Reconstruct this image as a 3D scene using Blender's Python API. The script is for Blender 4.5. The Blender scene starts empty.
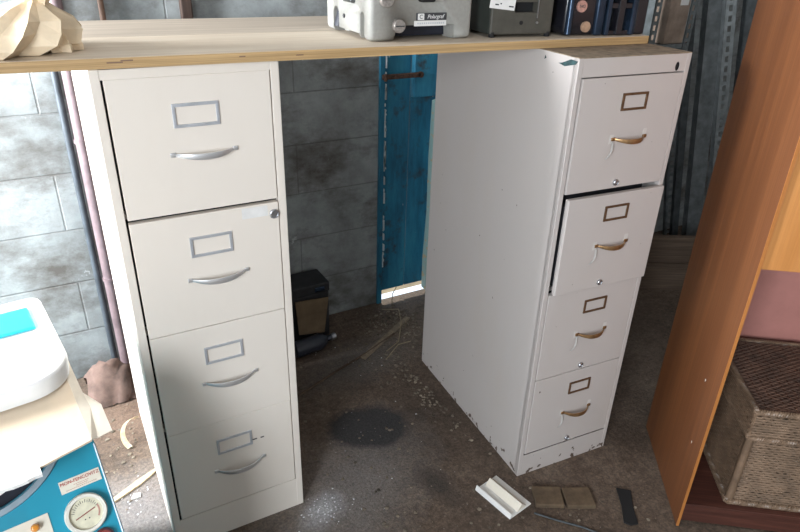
import bpy, bmesh, math, random
from mathutils import Vector, Matrix
random.seed(7)
SC = bpy.context.scene
COL = SC.collection
PI = math.pi
R = math.radians

# ------------------------------------------------------------------ materials
def nt(name):
    m = bpy.data.materials.new(name); m.use_nodes = True
    t = m.node_tree; b = t.nodes['Principled BSDF']
    return m, t, b

def N(t, typ, **kw):
    n = t.nodes.new(typ)
    for k, v in kw.items():
        if k.startswith('i_'): n.inputs[k[2:].replace('_', ' ')].default_value = v
        else: setattr(n, k, v)
    return n

def rgba(c): return (c[0], c[1], c[2], 1)

def ramp(t, fac, stops):
    r = t.nodes.new('ShaderNodeValToRGB')
    e = r.color_ramp.elements
    while len(e) < len(stops): e.new(0.5)
    for k, (p, c) in enumerate(stops): e[k].position = p; e[k].color = rgba(c)
    t.links.new(fac, r.inputs['Fac'])
    return r.outputs['Color']

def mix(t, fac, a, b, mode='MIX'):
    n = t.nodes.new('ShaderNodeMix'); n.data_type = 'RGBA'; n.blend_type = mode
    for sock, v in ((n.inputs[0], fac), (n.inputs[6], a), (n.inputs[7], b)):
        if hasattr(v, 'is_linked'): t.links.new(v, sock)
        elif isinstance(v, (int, float)): sock.default_value = v
        else: sock.default_value = rgba(v)
    return n.outputs[2]

def coords(t, kind='Object', scale=(1, 1, 1), rot=(0, 0, 0), loc=(0, 0, 0)):
    tc = t.nodes.new('ShaderNodeTexCoord'); mp = t.nodes.new('ShaderNodeMapping')
    mp.inputs['Scale'].default_value = scale; mp.inputs['Rotation'].default_value = rot; mp.inputs['Location'].default_value = loc
    t.links.new(tc.outputs[kind], mp.inputs['Vector'])
    return mp.outputs['Vector']

def noise(t, vec, scale, detail=5, rough=0.6):
    n = t.nodes.new('ShaderNodeTexNoise'); n.inputs['Scale'].default_value = scale
    n.inputs['Detail'].default_value = detail; n.inputs['Roughness'].default_value = rough
    t.links.new(vec, n.inputs['Vector'])
    return n.outputs['Fac']

def bump(t, b, h, strength=0.3, dist=0.002):
    n = t.nodes.new('ShaderNodeBump'); n.inputs['Strength'].default_value = strength; n.inputs['Distance'].default_value = dist
    t.links.new(h, n.inputs['Height']); t.links.new(n.outputs['Normal'], b.inputs['Normal'])

def plain(name, c, rough=0.5, metal=0.0, var=0.12, scale=30, bmp=0.0, spec=0.5):
    m, t, b = nt(name)
    v = coords(t)
    f = noise(t, v, scale)
    lo = tuple(x * (1 - var) for x in c); hi = tuple(min(1, x * (1 + var)) for x in c)
    t.links.new(ramp(t, f, [(0.3, lo), (0.7, hi)]), b.inputs['Base Color'])
    b.inputs['Roughness'].default_value = rough; b.inputs['Metallic'].default_value = metal
    b.inputs['Specular IOR Level'].default_value = spec
    if bmp: bump(t, b, f, bmp)
    return m

def paint(name, c, chip=(0.10, 0.07, 0.05), chip_at=0.74, grime=(0.5, 0.42, 0.33), grime_amt=0.3, rough=0.42, base_wear=0.0):
    m, t, b = nt(name)
    v = coords(t)
    g = noise(t, coords(t, scale=(1, 1, 0.35)), 5, 6, 0.65)
    col = mix(t, mix(t, 1.0, (0, 0, 0), ramp(t, g, [(0.5, (0, 0, 0)), (0.85, (grime_amt,) * 3)])), c, grime)
    sp = noise(t, v, 38, 3, 0.5)
    if base_wear:
        sz = t.nodes.new('ShaderNodeSeparateXYZ'); t.links.new(v, sz.inputs[0])
        mr = t.nodes.new('ShaderNodeMapRange'); mr.inputs['From Min'].default_value = 0.0; mr.inputs['From Max'].default_value = 0.10
        mr.inputs['To Min'].default_value = base_wear; mr.inputs['To Max'].default_value = 0.0
        t.links.new(sz.outputs['Z'], mr.inputs['Value'])
        ad = t.nodes.new('ShaderNodeMath'); ad.operation = 'ADD'; t.links.new(sp, ad.inputs[0]); t.links.new(mr.outputs[0], ad.inputs[1]); sp = ad.outputs[0]
    col = mix(t, ramp(t, sp, [(chip_at, (0, 0, 0)), (chip_at + 0.015, (1, 1, 1))]), col, chip)
    t.links.new(col, b.inputs['Base Color'])
    b.inputs['Roughness'].default_value = rough
    bump(t, b, noise(t, v, 6, 3), 0.08, 0.003)
    return m

def wood(name, dark, light, scale=(1.2, 22, 22), rot=(0, 0, 0), rough=0.45, fine=0.5, dirt=None):
    m, t, b = nt(name)
    v = coords(t, scale=scale, rot=rot)
    f = noise(t, v, 1.6, 8, 0.62)
    col = ramp(t, f, [(0.3, dark), (0.52, tuple((a + c) / 2 for a, c in zip(dark, light))), (0.7, light)])
    v2 = coords(t, scale=tuple(s * 6 if s > 3 else s * 2 for s in scale), rot=rot)
    f2 = noise(t, v2, 2.0, 4, 0.5)
    col = mix(t, ramp(t, f2, [(0.45, (fine,) * 3), (0.62, (0, 0, 0))]), col, tuple(x * 0.62 for x in dark))
    if dirt:
        f3 = noise(t, coords(t), 4, 5, 0.6)
        col = mix(t, ramp(t, f3, [(0.5, (0, 0, 0)), (0.72, (0.6,) * 3)]), col, dirt)
    t.links.new(col, b.inputs['Base Color'])
    b.inputs['Roughness'].default_value = rough
    bump(t, b, f2, 0.12, 0.001)
    return m

M = {}
M['cream'] = paint('cream_enamel', (0.80, 0.735, 0.66), chip_at=0.80, grime_amt=0.12, rough=0.38)
M['pale'] = paint('pale_grey_enamel', (0.545, 0.50, 0.475), chip_at=0.745, grime_amt=0.25, rough=0.4, base_wear=0.16)
M['paleside'] = M['pale']
M['dusty_top'] = plain('dusty_enamel', (0.26, 0.2, 0.14), 0.9, var=0.35, scale=45)
M['dark_in'] = plain('dark_drawer_and_gap_shade', (0.03, 0.03, 0.035), 0.6)
M['chrome'] = plain('chrome', (0.66, 0.66, 0.67), 0.34, 0.7, 0.05)
M['steel'] = plain('dull_steel', (0.45, 0.46, 0.48), 0.4, 1.0)
M['holder'] = plain('grey_metal_frame', (0.55, 0.57, 0.61), 0.4, 0.5)
M['bronze'] = plain('brown_bronze', (0.15, 0.085, 0.045), 0.45, 0.5, 0.3, 60)
M['brass'] = plain('worn_brass', (0.38, 0.23, 0.11), 0.38, 0.8, 0.35, 50)
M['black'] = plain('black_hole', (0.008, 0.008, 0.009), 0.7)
M['chip'] = plain('old_teal_paint', (0.03, 0.07, 0.075), 0.6, var=0.5, scale=90)
M['white_paper'] = plain('white_paper', (0.78, 0.77, 0.75), 0.8, var=0.06)
M['pale_patch'] = plain('thick_pale_paint', (0.62, 0.59, 0.56), 0.6, var=0.06)
M['grey_paper'] = plain('soiled_paper', (0.42, 0.40, 0.38), 0.85, var=0.12)
M['ply'] = wood('plywood_face', (0.62, 0.51, 0.39), (0.76, 0.67, 0.55), (0.8, 14, 14), fine=0.2, rough=0.6)
M['ply2'] = wood('plywood_face_older', (0.48, 0.40, 0.32), (0.66, 0.57, 0.47), (0.8, 14, 14), fine=0.3, rough=0.6)
M['plyedge'] = wood('plywood_edge', (0.40, 0.25, 0.11), (0.66, 0.45, 0.22), (1.5, 30, 90), fine=0.4, rough=0.6)
M['teak'] = wood('brown_teak_veneer', (0.155, 0.056, 0.022), (0.235, 0.088, 0.032), (14, 14, 0.5), rough=0.36, fine=0.3)
M['teak_edge'] = wood('orange_lipping', (0.33, 0.12, 0.03), (0.46, 0.19, 0.055), (16, 16, 0.8), rough=0.35, fine=0.2)
M['orange'] = wood('orange_varnish', (0.42, 0.17, 0.045), (0.55, 0.25, 0.08), (12, 12, 0.7), rough=0.35, fine=0.2)
M['pink'] = plain('dull_pink_hardboard', (0.46, 0.20, 0.17), 0.6, var=0.1, scale=8)
M['plinth'] = wood('dark_red_wood', (0.06, 0.02, 0.014), (0.13, 0.045, 0.03), (1, 18, 18), rough=0.5)
M['wicker'] = plain('brown_wicker', (0.17, 0.112, 0.073), 0.42, var=0.35, scale=20)
M['wicker_dark'] = plain('dark_wicker', (0.085, 0.042, 0.026), 0.55, var=0.5, scale=24)
M['plank'] = wood('grimy_plank', (0.09, 0.06, 0.04), (0.17, 0.12, 0.085), (1, 16, 16), rough=0.8)
M['lath'] = wood('dry_lath', (0.22, 0.17, 0.12), (0.36, 0.29, 0.2), (6, 6, 6), rough=0.8)
M['pale_lath'] = wood('pale_splinter', (0.5, 0.38, 0.24), (0.72, 0.6, 0.42), (6, 6, 6), rough=0.8)
M['twig'] = plain('dry_straw', (0.30, 0.24, 0.15), 0.8)
M['pipe'] = plain('mauve_brown_pipe', (0.20, 0.145, 0.155), 0.5, 0.1, 0.3, 14)
M['conduit'] = plain('slate_blue_conduit', (0.06, 0.072, 0.085), 0.55, 0.1, 0.3, 20)
M['brownpipe'] = plain('brown_conduit', (0.19, 0.11, 0.075), 0.5)
M['rag'] = plain('brown_sacking', (0.17, 0.11, 0.09), 0.9, var=0.4, scale=18, bmp=0.4)
M['teal'] = paint('teal_enamel', (0.014, 0.29, 0.42), chip=(0.25, 0.35, 0.37), chip_at=0.79, grime=(0.05, 0.16, 0.22), grime_amt=0.5, rough=0.35)
M['rim'] = plain('blue_grey_rim', (0.30, 0.38, 0.44), 0.4, 0.3)
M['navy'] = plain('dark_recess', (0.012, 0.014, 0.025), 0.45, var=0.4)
M['gauge_rim'] = plain('ivory_bezel', (0.74, 0.72, 0.64), 0.4)
M['dial'] = plain('aged_dial', (0.66, 0.63, 0.48), 0.5, var=0.14, scale=60)
M['label_cream'] = plain('cream_label', (0.74, 0.69, 0.58), 0.6, var=0.06)
M['red'] = plain('red_print', (0.42, 0.03, 0.03), 0.6)
M['darkred'] = plain('dark_red_knob', (0.25, 0.05, 0.045), 0.35)
M['amber'] = plain('amber_lamp', (0.75, 0.28, 0.03), 0.2, var=0.2)
M['ink'] = plain('dark_print', (0.05, 0.05, 0.055), 0.6)
M['card'] = plain('carton_board', (0.72, 0.60, 0.46), 0.85, var=0.08, scale=12)
M['carton_white'] = plain('pale_carton_board', (0.76, 0.70, 0.60), 0.85, var=0.06)
M['tray'] = plain('white_plastic', (0.80, 0.82, 0.83), 0.35, var=0.03)
M['cyan'] = plain('cyan_plastic', (0.02, 0.50, 0.62), 0.35, var=0.12)
M['bag'] = plain('crinkled_brown_paper', (0.78, 0.64, 0.46), 0.75, var=0.15, scale=14, bmp=0.25)
M['housing'] = plain('grey_hammered_metal', (0.34, 0.335, 0.31), 0.5, 0.0, 0.08, 120, 0.05)
M['knob'] = plain('pitted_knob', (0.42, 0.38, 0.35), 0.4, 0.6, 0.35, 160)
M['olive'] = plain('dark_olive_case', (0.072, 0.068, 0.056), 0.5, 0.0, 0.15, 40)
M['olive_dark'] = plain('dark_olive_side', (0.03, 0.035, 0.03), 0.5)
M['bakelite'] = plain('black_bakelite', (0.012, 0.012, 0.016), 0.2, 0, 0.3, 20)
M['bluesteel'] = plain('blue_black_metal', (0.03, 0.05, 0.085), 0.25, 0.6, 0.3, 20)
M['cork'] = plain('tan_cap', (0.42, 0.27, 0.18), 0.6, var=0.25, scale=90)
M['capred'] = plain('pink_cap', (0.48, 0.26, 0.21), 0.6, var=0.3, scale=200)
M['dexion'] = plain('grey_slotted_steel', (0.20, 0.22, 0.225), 0.5, 0.5, 0.3, 25)
M['dexion_dark'] = plain('dark_slotted_steel', (0.075, 0.085, 0.09), 0.55, 0.5, 0.35, 25)
M['tan_box'] = plain('scuffed_tan_tin', (0.36, 0.27, 0.21), 0.35, 0.2, 0.35, 14)
M['crate'] = plain('black_crate', (0.018, 0.019, 0.022), 0.6, var=0.4)
M['browncard'] = plain('brown_board', (0.15, 0.105, 0.06), 0.8, var=0.25, scale=20)
M['bottle'] = plain('dark_bottle', (0.03, 0.035, 0.05), 0.3)
M['tile'] = plain('brown_block', (0.11, 0.075, 0.045), 0.8, var=0.35, scale=30)
M['rubber'] = plain('black_rubber', (0.010, 0.010, 0.011), 0.8)
M['rust'] = plain('rusty_iron', (0.09, 0.05, 0.035), 0.8, 0.2, 0.5, 80, 0.4)
M['debris'] = plain('debris', (0.17, 0.14, 0.105), 0.9, var=0.75, scale=18)
M['flake'] = plain('plaster_flakes', (0.62, 0.62, 0.64), 0.8)
M['postwood'] = wood('dark_post', (0.05, 0.03, 0.022), (0.10, 0.06, 0.045), (12, 12, 1), rough=0.7)
M['ceiling'] = plain('ceiling_boards', (0.34, 0.32, 0.3), 0.8)
M['outside'] = plain('pale_yard', (0.74, 0.54, 0.33), 0.9, var=0.2, scale=10)

def mat_wall():
    m, t, b = nt('painted_blockwork')
    tc = t.nodes.new('ShaderNodeTexCoord'); sx = t.nodes.new('ShaderNodeSeparateXYZ'); cx = t.nodes.new('ShaderNodeCombineXYZ')
    t.links.new(tc.outputs['Object'], sx.inputs[0])
    t.links.new(sx.outputs['X'], cx.inputs['X']); t.links.new(sx.outputs['Z'], cx.inputs['Y'])
    br = t.nodes.new('ShaderNodeTexBrick'); t.links.new(cx.outputs[0], br.inputs['Vector'])
    br.inputs['Scale'].default_value = 1; br.inputs['Brick Width'].default_value = 0.86; br.inputs['Row Height'].default_value = 0.2045
    br.inputs['Mortar Size'].default_value = 0.004; br.inputs['Mortar Smooth'].default_value = 0.6
    br.inputs['Color1'].default_value = (1, 1, 1, 1); br.inputs['Color2'].default_value = (0.88, 0.9, 0.9, 1); br.inputs['Mortar'].default_value = (0.66, 0.65, 0.64, 1)
    v = coords(t)
    base = ramp(t, noise(t, v, 3.5, 8, 0.7), [(0.3, (0.18, 0.183, 0.18)), (0.5, (0.32, 0.345, 0.35)), (0.7, (0.47, 0.51, 0.52))])
    col = mix(t, 0.75, base, br.outputs['Color'], 'MULTIPLY')
    st = noise(t, coords(t, scale=(2.2, 2.2, 3.6)), 1.5, 9, 0.72)
    col = mix(t, ramp(t, st, [(0.45, (0, 0, 0)), (0.66, (0.85,) * 3)]), col, (0.085, 0.07, 0.058))
    fl = noise(t, v, 11, 6, 0.7)
    col = mix(t, ramp(t, fl, [(0.66, (0, 0, 0)), (0.70, (0.55,) * 3)]), col, (0.62, 0.66, 0.68))
    t.links.new(col, b.inputs['Base Color']); b.inputs['Roughness'].default_value = 0.75
    ad = t.nodes.new('ShaderNodeMath'); ad.operation = 'MULTIPLY_ADD'
    t.links.new(noise(t, v, 22, 6), ad.inputs[0]); ad.inputs[1].default_value = 0.35
    sb = t.nodes.new('ShaderNodeMath'); sb.operation = 'SUBTRACT'; sb.inputs[0].default_value = 1.0
    t.links.new(br.outputs['Fac'], sb.inputs[1]); t.links.new(sb.outputs[0], ad.inputs[2])
    bump(t, b, ad.outputs[0], 0.5, 0.006)
    return m
M['wall'] = mat_wall()
M['plainwall'] = plain('limewashed_wall', (0.40, 0.40, 0.39), 0.85, var=0.2, scale=4)

def mat_floor():
    m, t, b = nt('dirty_concrete_floor')
    v = coords(t)
    base = ramp(t, noise(t, v, 2.3, 9, 0.68), [(0.28, (0.05, 0.034, 0.024)), (0.46, (0.105, 0.073, 0.052)), (0.62, (0.16, 0.118, 0.088)), (0.78, (0.22, 0.18, 0.15))])
    fine = noise(t, v, 45, 7, 0.7)
    base = mix(t, 0.85, base, ramp(t, fine, [(0.3, (0.4,) * 3), (0.7, (1.5,) * 3)]), 'MULTIPLY')
    def spot(cx, cy, rx, ry, rot, soft, wob):
        mp = coords(t, loc=(0, 0, 0))
        sub = t.nodes.new('ShaderNodeVectorMath'); sub.operation = 'SUBTRACT'; sub.inputs[1].default_value = (cx, cy, 0)
        t.links.new(mp, sub.inputs[0])
        mm = t.nodes.new('ShaderNodeMapping'); mm.vector_type = 'TEXTURE'
        mm.inputs['Rotation'].default_value = (0, 0, rot); mm.inputs['Scale'].default_value = (rx, ry, 1)
        t.links.new(sub.outputs[0], mm.inputs['Vector'])
        ln = t.nodes.new('ShaderNodeVectorMath'); ln.operation = 'LENGTH'; t.links.new(mm.outputs[0], ln.inputs[0])
        ad = t.nodes.new('ShaderNodeMath'); ad.operation = 'MULTIPLY_ADD'; ad.inputs[1].default_value = wob
        t.links.new(noise(t, v, 14, 6, 0.65), ad.inputs[0]); t.links.new(ln.outputs['Value'], ad.inputs[2])
        lo = 1 - soft + wob * 0.5
        return ramp(t, ad.outputs[0], [(max(0, min(.98, lo)) * 0.6, (1, 1, 1)), (min(1, (1 + soft + wob * 0.5) * 0.6), (0, 0, 0))]) if False else (ad.outputs[0], lo, 1 + soft * .5 + wob * .5)
    def blend(col, s, c, amt):
        val, lo, hi = s
        mr = t.nodes.new('ShaderNodeMapRange'); mr.inputs['From Min'].default_value = lo; mr.inputs['From Max'].default_value = hi
        mr.inputs['To Min'].default_value = amt; mr.inputs['To Max'].default_value = 0; mr.clamp = True
        t.links.new(val, mr.inputs['Value'])
        return mix(t, mr.outputs[0], col, c)
    col = blend(base, spot(0.63, 1.34, 0.34, 0.20, R(35), 0.7, 0.9), (0.20, 0.19, 0.185), 0.6)     # lighter grey patch
    col = blend(col, spot(0.93, 1.95, 0.26, 0.13, R(15), 0.6, 0.9), (0.16, 0.155, 0.15), 0.45)
    col = blend(col, spot(0.02, 1.52, 0.16, 0.22, R(0), 0.6, 0.8), (0.20, 0.195, 0.20), 0.6)
    col = blend(col, spot(0.07, 2.08, 0.2, 0.2, R(0), 0.6, 0.8), (0.16, 0.10, 0.07), 0.6)
    col = blend(col, spot(0.80, 1.58, 0.15, 0.11, R(-25), 0.18, 0.7), (0.028, 0.028, 0.03), 0.9)   # oil stain
    col = blend(col, spot(0.875, 1.23, 0.05, 0.10, R(10), 0.6, 0.8), (0.035, 0.028, 0.024), 0.75)
    vo = t.nodes.new('ShaderNodeTexVoronoi'); vo.inputs['Scale'].default_value = 55; t.links.new(v, vo.inputs['Vector'])
    dots = ramp(t, vo.outputs['Distance'], [(0.05, (1, 1, 1)), (0.09, (0, 0, 0))])
    pick = ramp(t, noise(t, v, 5, 5, 0.7), [(0.52, (0, 0, 0)), (0.6, (1, 1, 1))])
    col = mix(t, mix(t, 1.0, dots, pick, 'MULTIPLY'), col, (0.36, 0.35, 0.34))
    pw = spot(0.51, 1.31, 0.075, 0.05, R(20), 0.8, 1.4)
    col = blend(col, pw, (0.5, 0.5, 0.52), 0.55)
    grit = noise(t, v, 120, 5, 0.75)
    col = mix(t, 0.7, col, ramp(t, grit, [(0.35, (0.5,) * 3), (0.5, (1.0,) * 3), (0.68, (1.7,) * 3)]), 'MULTIPLY')
    t.links.new(col, b.inputs['Base Color']); b.inputs['Roughness'].default_value = 0.72
    bump(t, b, mix(t, 0.5, ramp(t, fine, [(0.2, (0, 0, 0)), (0.8, (1, 1, 1))]), ramp(t, noise(t, v, 9, 6), [(0.2, (0, 0, 0)), (0.8, (1, 1, 1))])), 0.8, 0.008)
    return m
M['floor'] = mat_floor()

def mat_door():
    m, t, b = nt('peeling_blue_paint')
    v = coords(t)
    f = noise(t, coords(t, scale=(6, 6, 1.2)), 2, 8, 0.7)
    col = ramp(t, f, [(0.3, (0.012, 0.07, 0.125)), (0.5, (0.022, 0.165, 0.27)), (0.72, (0.04, 0.26, 0.38))])
    p = noise(t, coords(t, scale=(2, 2, 0.7)), 16, 5, 0.6)
    col = mix(t, ramp(t, p, [(0.70, (0, 0, 0)), (0.72, (1, 1, 1))]), col, (0.42, 0.52, 0.56))
    p2 = noise(t, coords(t, loc=(3, 1, 2)), 9, 6, 0.65)
    col = mix(t, ramp(t, p2, [(0.55, (0, 0, 0)), (0.66, (0.8,) * 3)]), col, (0.045, 0.035, 0.03))
    t.links.new(col, b.inputs['Base Color']); b.inputs['Roughness'].default_value = 0.5
    bump(t, b, p, 0.3, 0.002)
    return m
M['door'] = mat_door()
M['aqua'] = paint('flaking_aqua_paint', (0.34, 0.52, 0.5), chip=(0.55, 0.45, 0.28), chip_at=0.6, grime_amt=0.4, rough=0.6)
M['peel'] = plain('flaked_white_paint', (0.62, 0.68, 0.70), 0.7, var=0.15)

# ------------------------------------------------------------------ mesh helpers
class MB:
    def __init__(s): s.bm = bmesh.new()
    def _merge(s, b, mat=None):
        me = bpy.data.meshes.new('t'); b.to_mesh(me); b.free()
        if mat is not None: me.transform(mat)
        s.bm.from_mesh(me); bpy.data.meshes.remove(me)
    def box(s, x0, x1, y0, y1, z0, z1, bev=0.0, seg=2, mat=None):
        b = bmesh.new(); bmesh.ops.create_cube(b, size=1)
        bmesh.ops.scale(b, vec=(x1 - x0, y1 - y0, z1 - z0), verts=b.verts)
        bmesh.ops.translate(b, vec=((x0 + x1) / 2, (y0 + y1) / 2, (z0 + z1) / 2), verts=b.verts)
        if bev: bmesh.ops.bevel(b, geom=b.edges[:], offset=bev, segments=seg, profile=0.5, affect='EDGES')
        s._merge(b, mat); return s
    def prism(s, poly, axis, a, c, bev=0.0, mat=None):
        # poly in the two other axes (order xy / xz / yz), extruded along axis from a to c
        b = bmesh.new()
        def P(p, h):
            return {'z': (p[0], p[1], h), 'y': (p[0], h, p[1]), 'x': (h, p[0], p[1])}[axis]
        v0 = [b.verts.new(P(p, a)) for p in poly]; v1 = [b.verts.new(P(p, c)) for p in poly]
        n = len(poly); b.faces.new(v0); b.faces.new(v1[::-1])
        for i in range(n): b.faces.new((v0[i], v1[i], v1[(i + 1) % n], v0[(i + 1) % n]))
        bmesh.ops.recalc_face_normals(b, faces=b.faces)
        if bev: bmesh.ops.bevel(b, geom=b.edges[:], offset=bev, segments=2, profile=0.5, affect='EDGES')
        s._merge(b, mat); return s
    def cyl(s, p0, p1, r, n=20, r2=None, bev=0.0):
        p0 = Vector(p0); p1 = Vector(p1); d = p1 - p0
        b = bmesh.new(); bmesh.ops.create_cone(b, cap_ends=True, segments=n, radius1=r, radius2=r if r2 is None else r2, depth=d.length)
        if bev: bmesh.ops.bevel(b, geom=[e for e in b.edges if len(e.link_faces) == 2 and any(len(f.verts) > 4 for f in e.link_faces)], offset=bev, segments=2, affect='EDGES')
        m = Matrix.Translation((p0 + p1) / 2) @ d.to_track_quat('Z', 'Y').to_matrix().to_4x4()
        s._merge(b, m); return s
    def tube(s, pts, r, n=6, closed=False):
        pts = [Vector(p) for p in pts]; rs = r if isinstance(r, (list, tuple)) else [r] * len(pts)
        rings = []; prev = None
        for i, p in enumerate(pts):
            a = pts[max(0, i - 1)]; c = pts[min(len(pts) - 1, i + 1)]; d = (c - a).normalized()
            if prev is None:
                up = Vector((0, 0, 1)) if abs(d.z) < 0.9 else Vector((1, 0, 0)); x = d.cross(up).normalized()
            else: x = (prev - d * prev.dot(d)).normalized()
            prev = x; y = d.cross(x)
            rings.append([s.bm.verts.new(p + (x * math.cos(2 * PI * k / n) + y * math.sin(2 * PI * k / n)) * rs[i]) for k in range(n)])
        for A, B in zip(rings, rings[1:]):
            for k in range(n): s.bm.faces.new((A[k], A[(k + 1) % n], B[(k + 1) % n], B[k]))
        s.bm.faces.new(rings[0][::-1]); s.bm.faces.new(rings[-1]); return s
    def lathe(s, prof, n=28, mat=None):
        b = bmesh.new(); rings = []
        for r, z in prof:
            rings.append([b.verts.new((r * math.cos(2 * PI * k / n), r * math.sin(2 * PI * k / n), z)) for k in range(n)] if r > 1e-6 else [b.verts.new((0, 0, z))])
        for A, B in zip(rings, rings[1:]):
            for k in range(n):
                if len(A) == 1 and len(B) == 1: continue
                if len(A) == 1: b.faces.new((A[0], B[(k + 1) % n], B[k]))
                elif len(B) == 1: b.faces.new((A[k], A[(k + 1) % n], B[0]))
                else: b.faces.new((A[k], A[(k + 1) % n], B[(k + 1) % n], B[k]))
        bmesh.ops.recalc_face_normals(b, faces=b.faces)
        s._merge(b, mat); return s
    def sheet(s, top, th):
        # closed slab: list of rows of points; thickened downwards by th
        rows = len(top); cols = len(top[0]); A = [[s.bm.verts.new(p) for p in r] for r in top]
        B = [[s.bm.verts.new(Vector(p) - Vector(th)) for p in r] for r in top]
        for i in range(rows - 1):
            for j in range(cols - 1):
                s.bm.faces.new((A[i][j], A[i][j + 1], A[i + 1][j + 1], A[i + 1][j])); s.bm.faces.new((B[i][j], B[i + 1][j], B[i + 1][j + 1], B[i][j + 1]))
        ring = [(0, j) for j in range(cols)] + [(i, cols - 1) for i in range(1, rows)] + [(rows - 1, j) for j in range(cols - 2, -1, -1)] + [(i, 0) for i in range(rows - 2, 0, -1)]
        for k in range(len(ring)):
            (a, c), (d, e) = ring[k], ring[(k + 1) % len(ring)]
            s.bm.faces.new((A[a][c], B[a][c], B[d][e], A[d][e]))
        return s
    def build(s, name, mat, parent=None, smooth=False, angle=40):
        bmesh.ops.recalc_face_normals(s.bm, faces=s.bm.faces)
        me = bpy.data.meshes.new(name); s.bm.to_mesh(me); s.bm.free()
        me.materials.append(mat)
        o = bpy.data.objects.new(name, me); COL.objects.link(o)
        if smooth:
            me.shade_smooth()
            try: me.set_sharp_from_angle(angle=R(angle))
            except Exception: pass
        if parent: o.parent = parent
        return o

def tag(o, label=None, cat=None, group=None, kind=None):
    if label: o['label'] = label
    if cat: o['category'] = cat
    if group: o['group'] = group
    if kind: o['kind'] = kind
    return o

def thing(name, label, cat, loc=(0, 0, 0), rz=0.0, group=None):
    o = bpy.data.objects.new(name, None); COL.objects.link(o); o.empty_display_size = 0.05
    o.location = loc; o.rotation_euler = (0, 0, rz)
    return tag(o, label, cat, group)

def struct(name, mb, mat): return tag(mb.build(name, mat), kind='structure')

def diff(o, cutters):
    for c in cutters:
        md = o.modifiers.new('cut', 'BOOLEAN'); md.object = c; md.operation = 'DIFFERENCE'; md.solver = 'EXACT'
    bpy.context.view_layer.update()
    ev = o.evaluated_get(bpy.context.evaluated_depsgraph_get())
    me = bpy.data.meshes.new_from_object(ev)
    o.modifiers.clear(); old = o.data; o.data = me
    if not me.materials: me.materials.append(old.materials[0])
    for c in cutters: bpy.data.objects.remove(c)
    return o

def lettering(txt, size, mat, parent, mtx, name='lettering', th=0.0004, shear=0.0, sx=1.0):
    cu = bpy.data.curves.new('tx', 'FONT'); cu.body = txt; cu.size = size; cu.extrude = th; cu.shear = shear
    cu.align_x = 'CENTER'; cu.align_y = 'CENTER'
    ob = bpy.data.objects.new('tx', cu); COL.objects.link(ob); bpy.context.view_layer.update()
    me = bpy.data.meshes.new_from_object(ob.evaluated_get(bpy.context.evaluated_depsgraph_get()))
    bpy.data.objects.remove(ob); bpy.data.curves.remove(cu)
    me.transform(Matrix.Diagonal((sx, 1, 1, 1))); me.transform(mtx); me.materials.clear(); me.materials.append(mat); me.name = name
    o = bpy.data.objects.new(name, me); COL.objects.link(o); o.parent = parent
    return o

UPRIGHT = Matrix.Rotation(R(90), 4, 'X')          # text reading in the xz plane, facing -y

# ------------------------------------------------------------------ setting
WY = 2.34
struct('floor', MB().box(-1.7, 4.2, -2.6, WY + 0.02, -0.1, 0), M['floor'])
tag(MB().box(-2, 5, WY + 0.22, 6, -0.1, 0.012).build('ground', M['outside']), kind='structure')
w = MB()
DX0, DX1, DZ = 1.225, 2.02, 1.98
w.box(-1.7, DX0, WY, WY + 0.2, 0, 2.7).box(DX1, 4.2, WY, WY + 0.2, 0, 2.7).box(DX0, DX1, WY, WY + 0.2, DZ, 2.7)
struct('wall_back', w, M['wall'])
WX = -1.5
w = MB()     # left wall: a doorway behind the viewpoint and a window further in
DYA, DYB = -1.35, -0.35
NYA, NYB = 1.64, 2.2
w.box(WX - 0.2, WX, -2.6, DYA, 0, 2.7).box(WX - 0.2, WX, DYA, DYB, 2.15, 2.7).box(WX - 0.2, WX, DYB, NYA, 0, 2.7)
w.box(WX - 0.2, WX, NYA, NYB, 0, 0.85).box(WX - 0.2, WX, NYA, NYB, 2.05, 2.7).box(WX - 0.2, WX, NYB, WY, 0, 2.7)
struct('wall_left', w, M['plainwall'])
struct('wall_right', MB().box(4.0, 4.2, -2.6, WY, 0, 2.7), M['plainwall'])
struct('wall_front', MB().box(-1.5, 4.0, -2.6, -2.4, 0, 2.7), M['plainwall'])
struct('ceiling', MB().box(-1.7, 4.2, -2.6, WY + 0.2, 2.7, 2.8), M['ceiling'])
struct('trim_1', MB().box(0.475, 0.512, WY - 0.03, WY - 0.001, 0.0, 2.7, 0.004), M['postwood'])

struct('added_light_block', MB().box(0.28, 0.462, 2.036, WY - 0.001, 0.0, 1.285, 0.004), M['postwood'])      # unseen pier, added to keep window light out of the gap behind the cabinet

# door of the back wall
door = tag(bpy.data.objects.new('door_1', None), kind='structure'); COL.objects.link(door); door.location = (DX0, WY, 0)
f = MB().box(0, 0.024, -0.012, 0.16, 0, DZ, 0.003)
f.box(DX1 - DX0 - 0.03, DX1 - DX0, -0.01, 0.16, 0, DZ, 0.003).box(0.024, DX1 - DX0 - 0.03, -0.01, 0.16, DZ - 0.03, DZ, 0.003)
f.build('door_frame', M['door'], door)
bz = 0.062
for (x0, x1, y) in ((0.03, 0.150, 0.004), (0.1565, 0.33, 0.008), (0.333, 0.52, 0.006), (0.523, 0.76, 0.006)):
    MB().box(x0, x1, y, y + 0.03, bz + random.uniform(-0.006, 0.006), DZ - 0.035, 0.002).build('door_plank', M['door'], door)
MB().box(0.155, 0.31, -0.022, 0.008, 0.965, 1.30, 0.004).build('batten', M['door'], door)
hb = MB().box(0.002, 0.180, -0.034, -0.022, 1.050, 1.070, 0.003).cyl((0.180, -0.034, 1.060), (0.180, -0.022, 1.060), 0.012, 16)
hb.cyl((0.012, -0.036, 1.046), (0.012, -0.036, 1.074), 0.007, 12)
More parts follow.
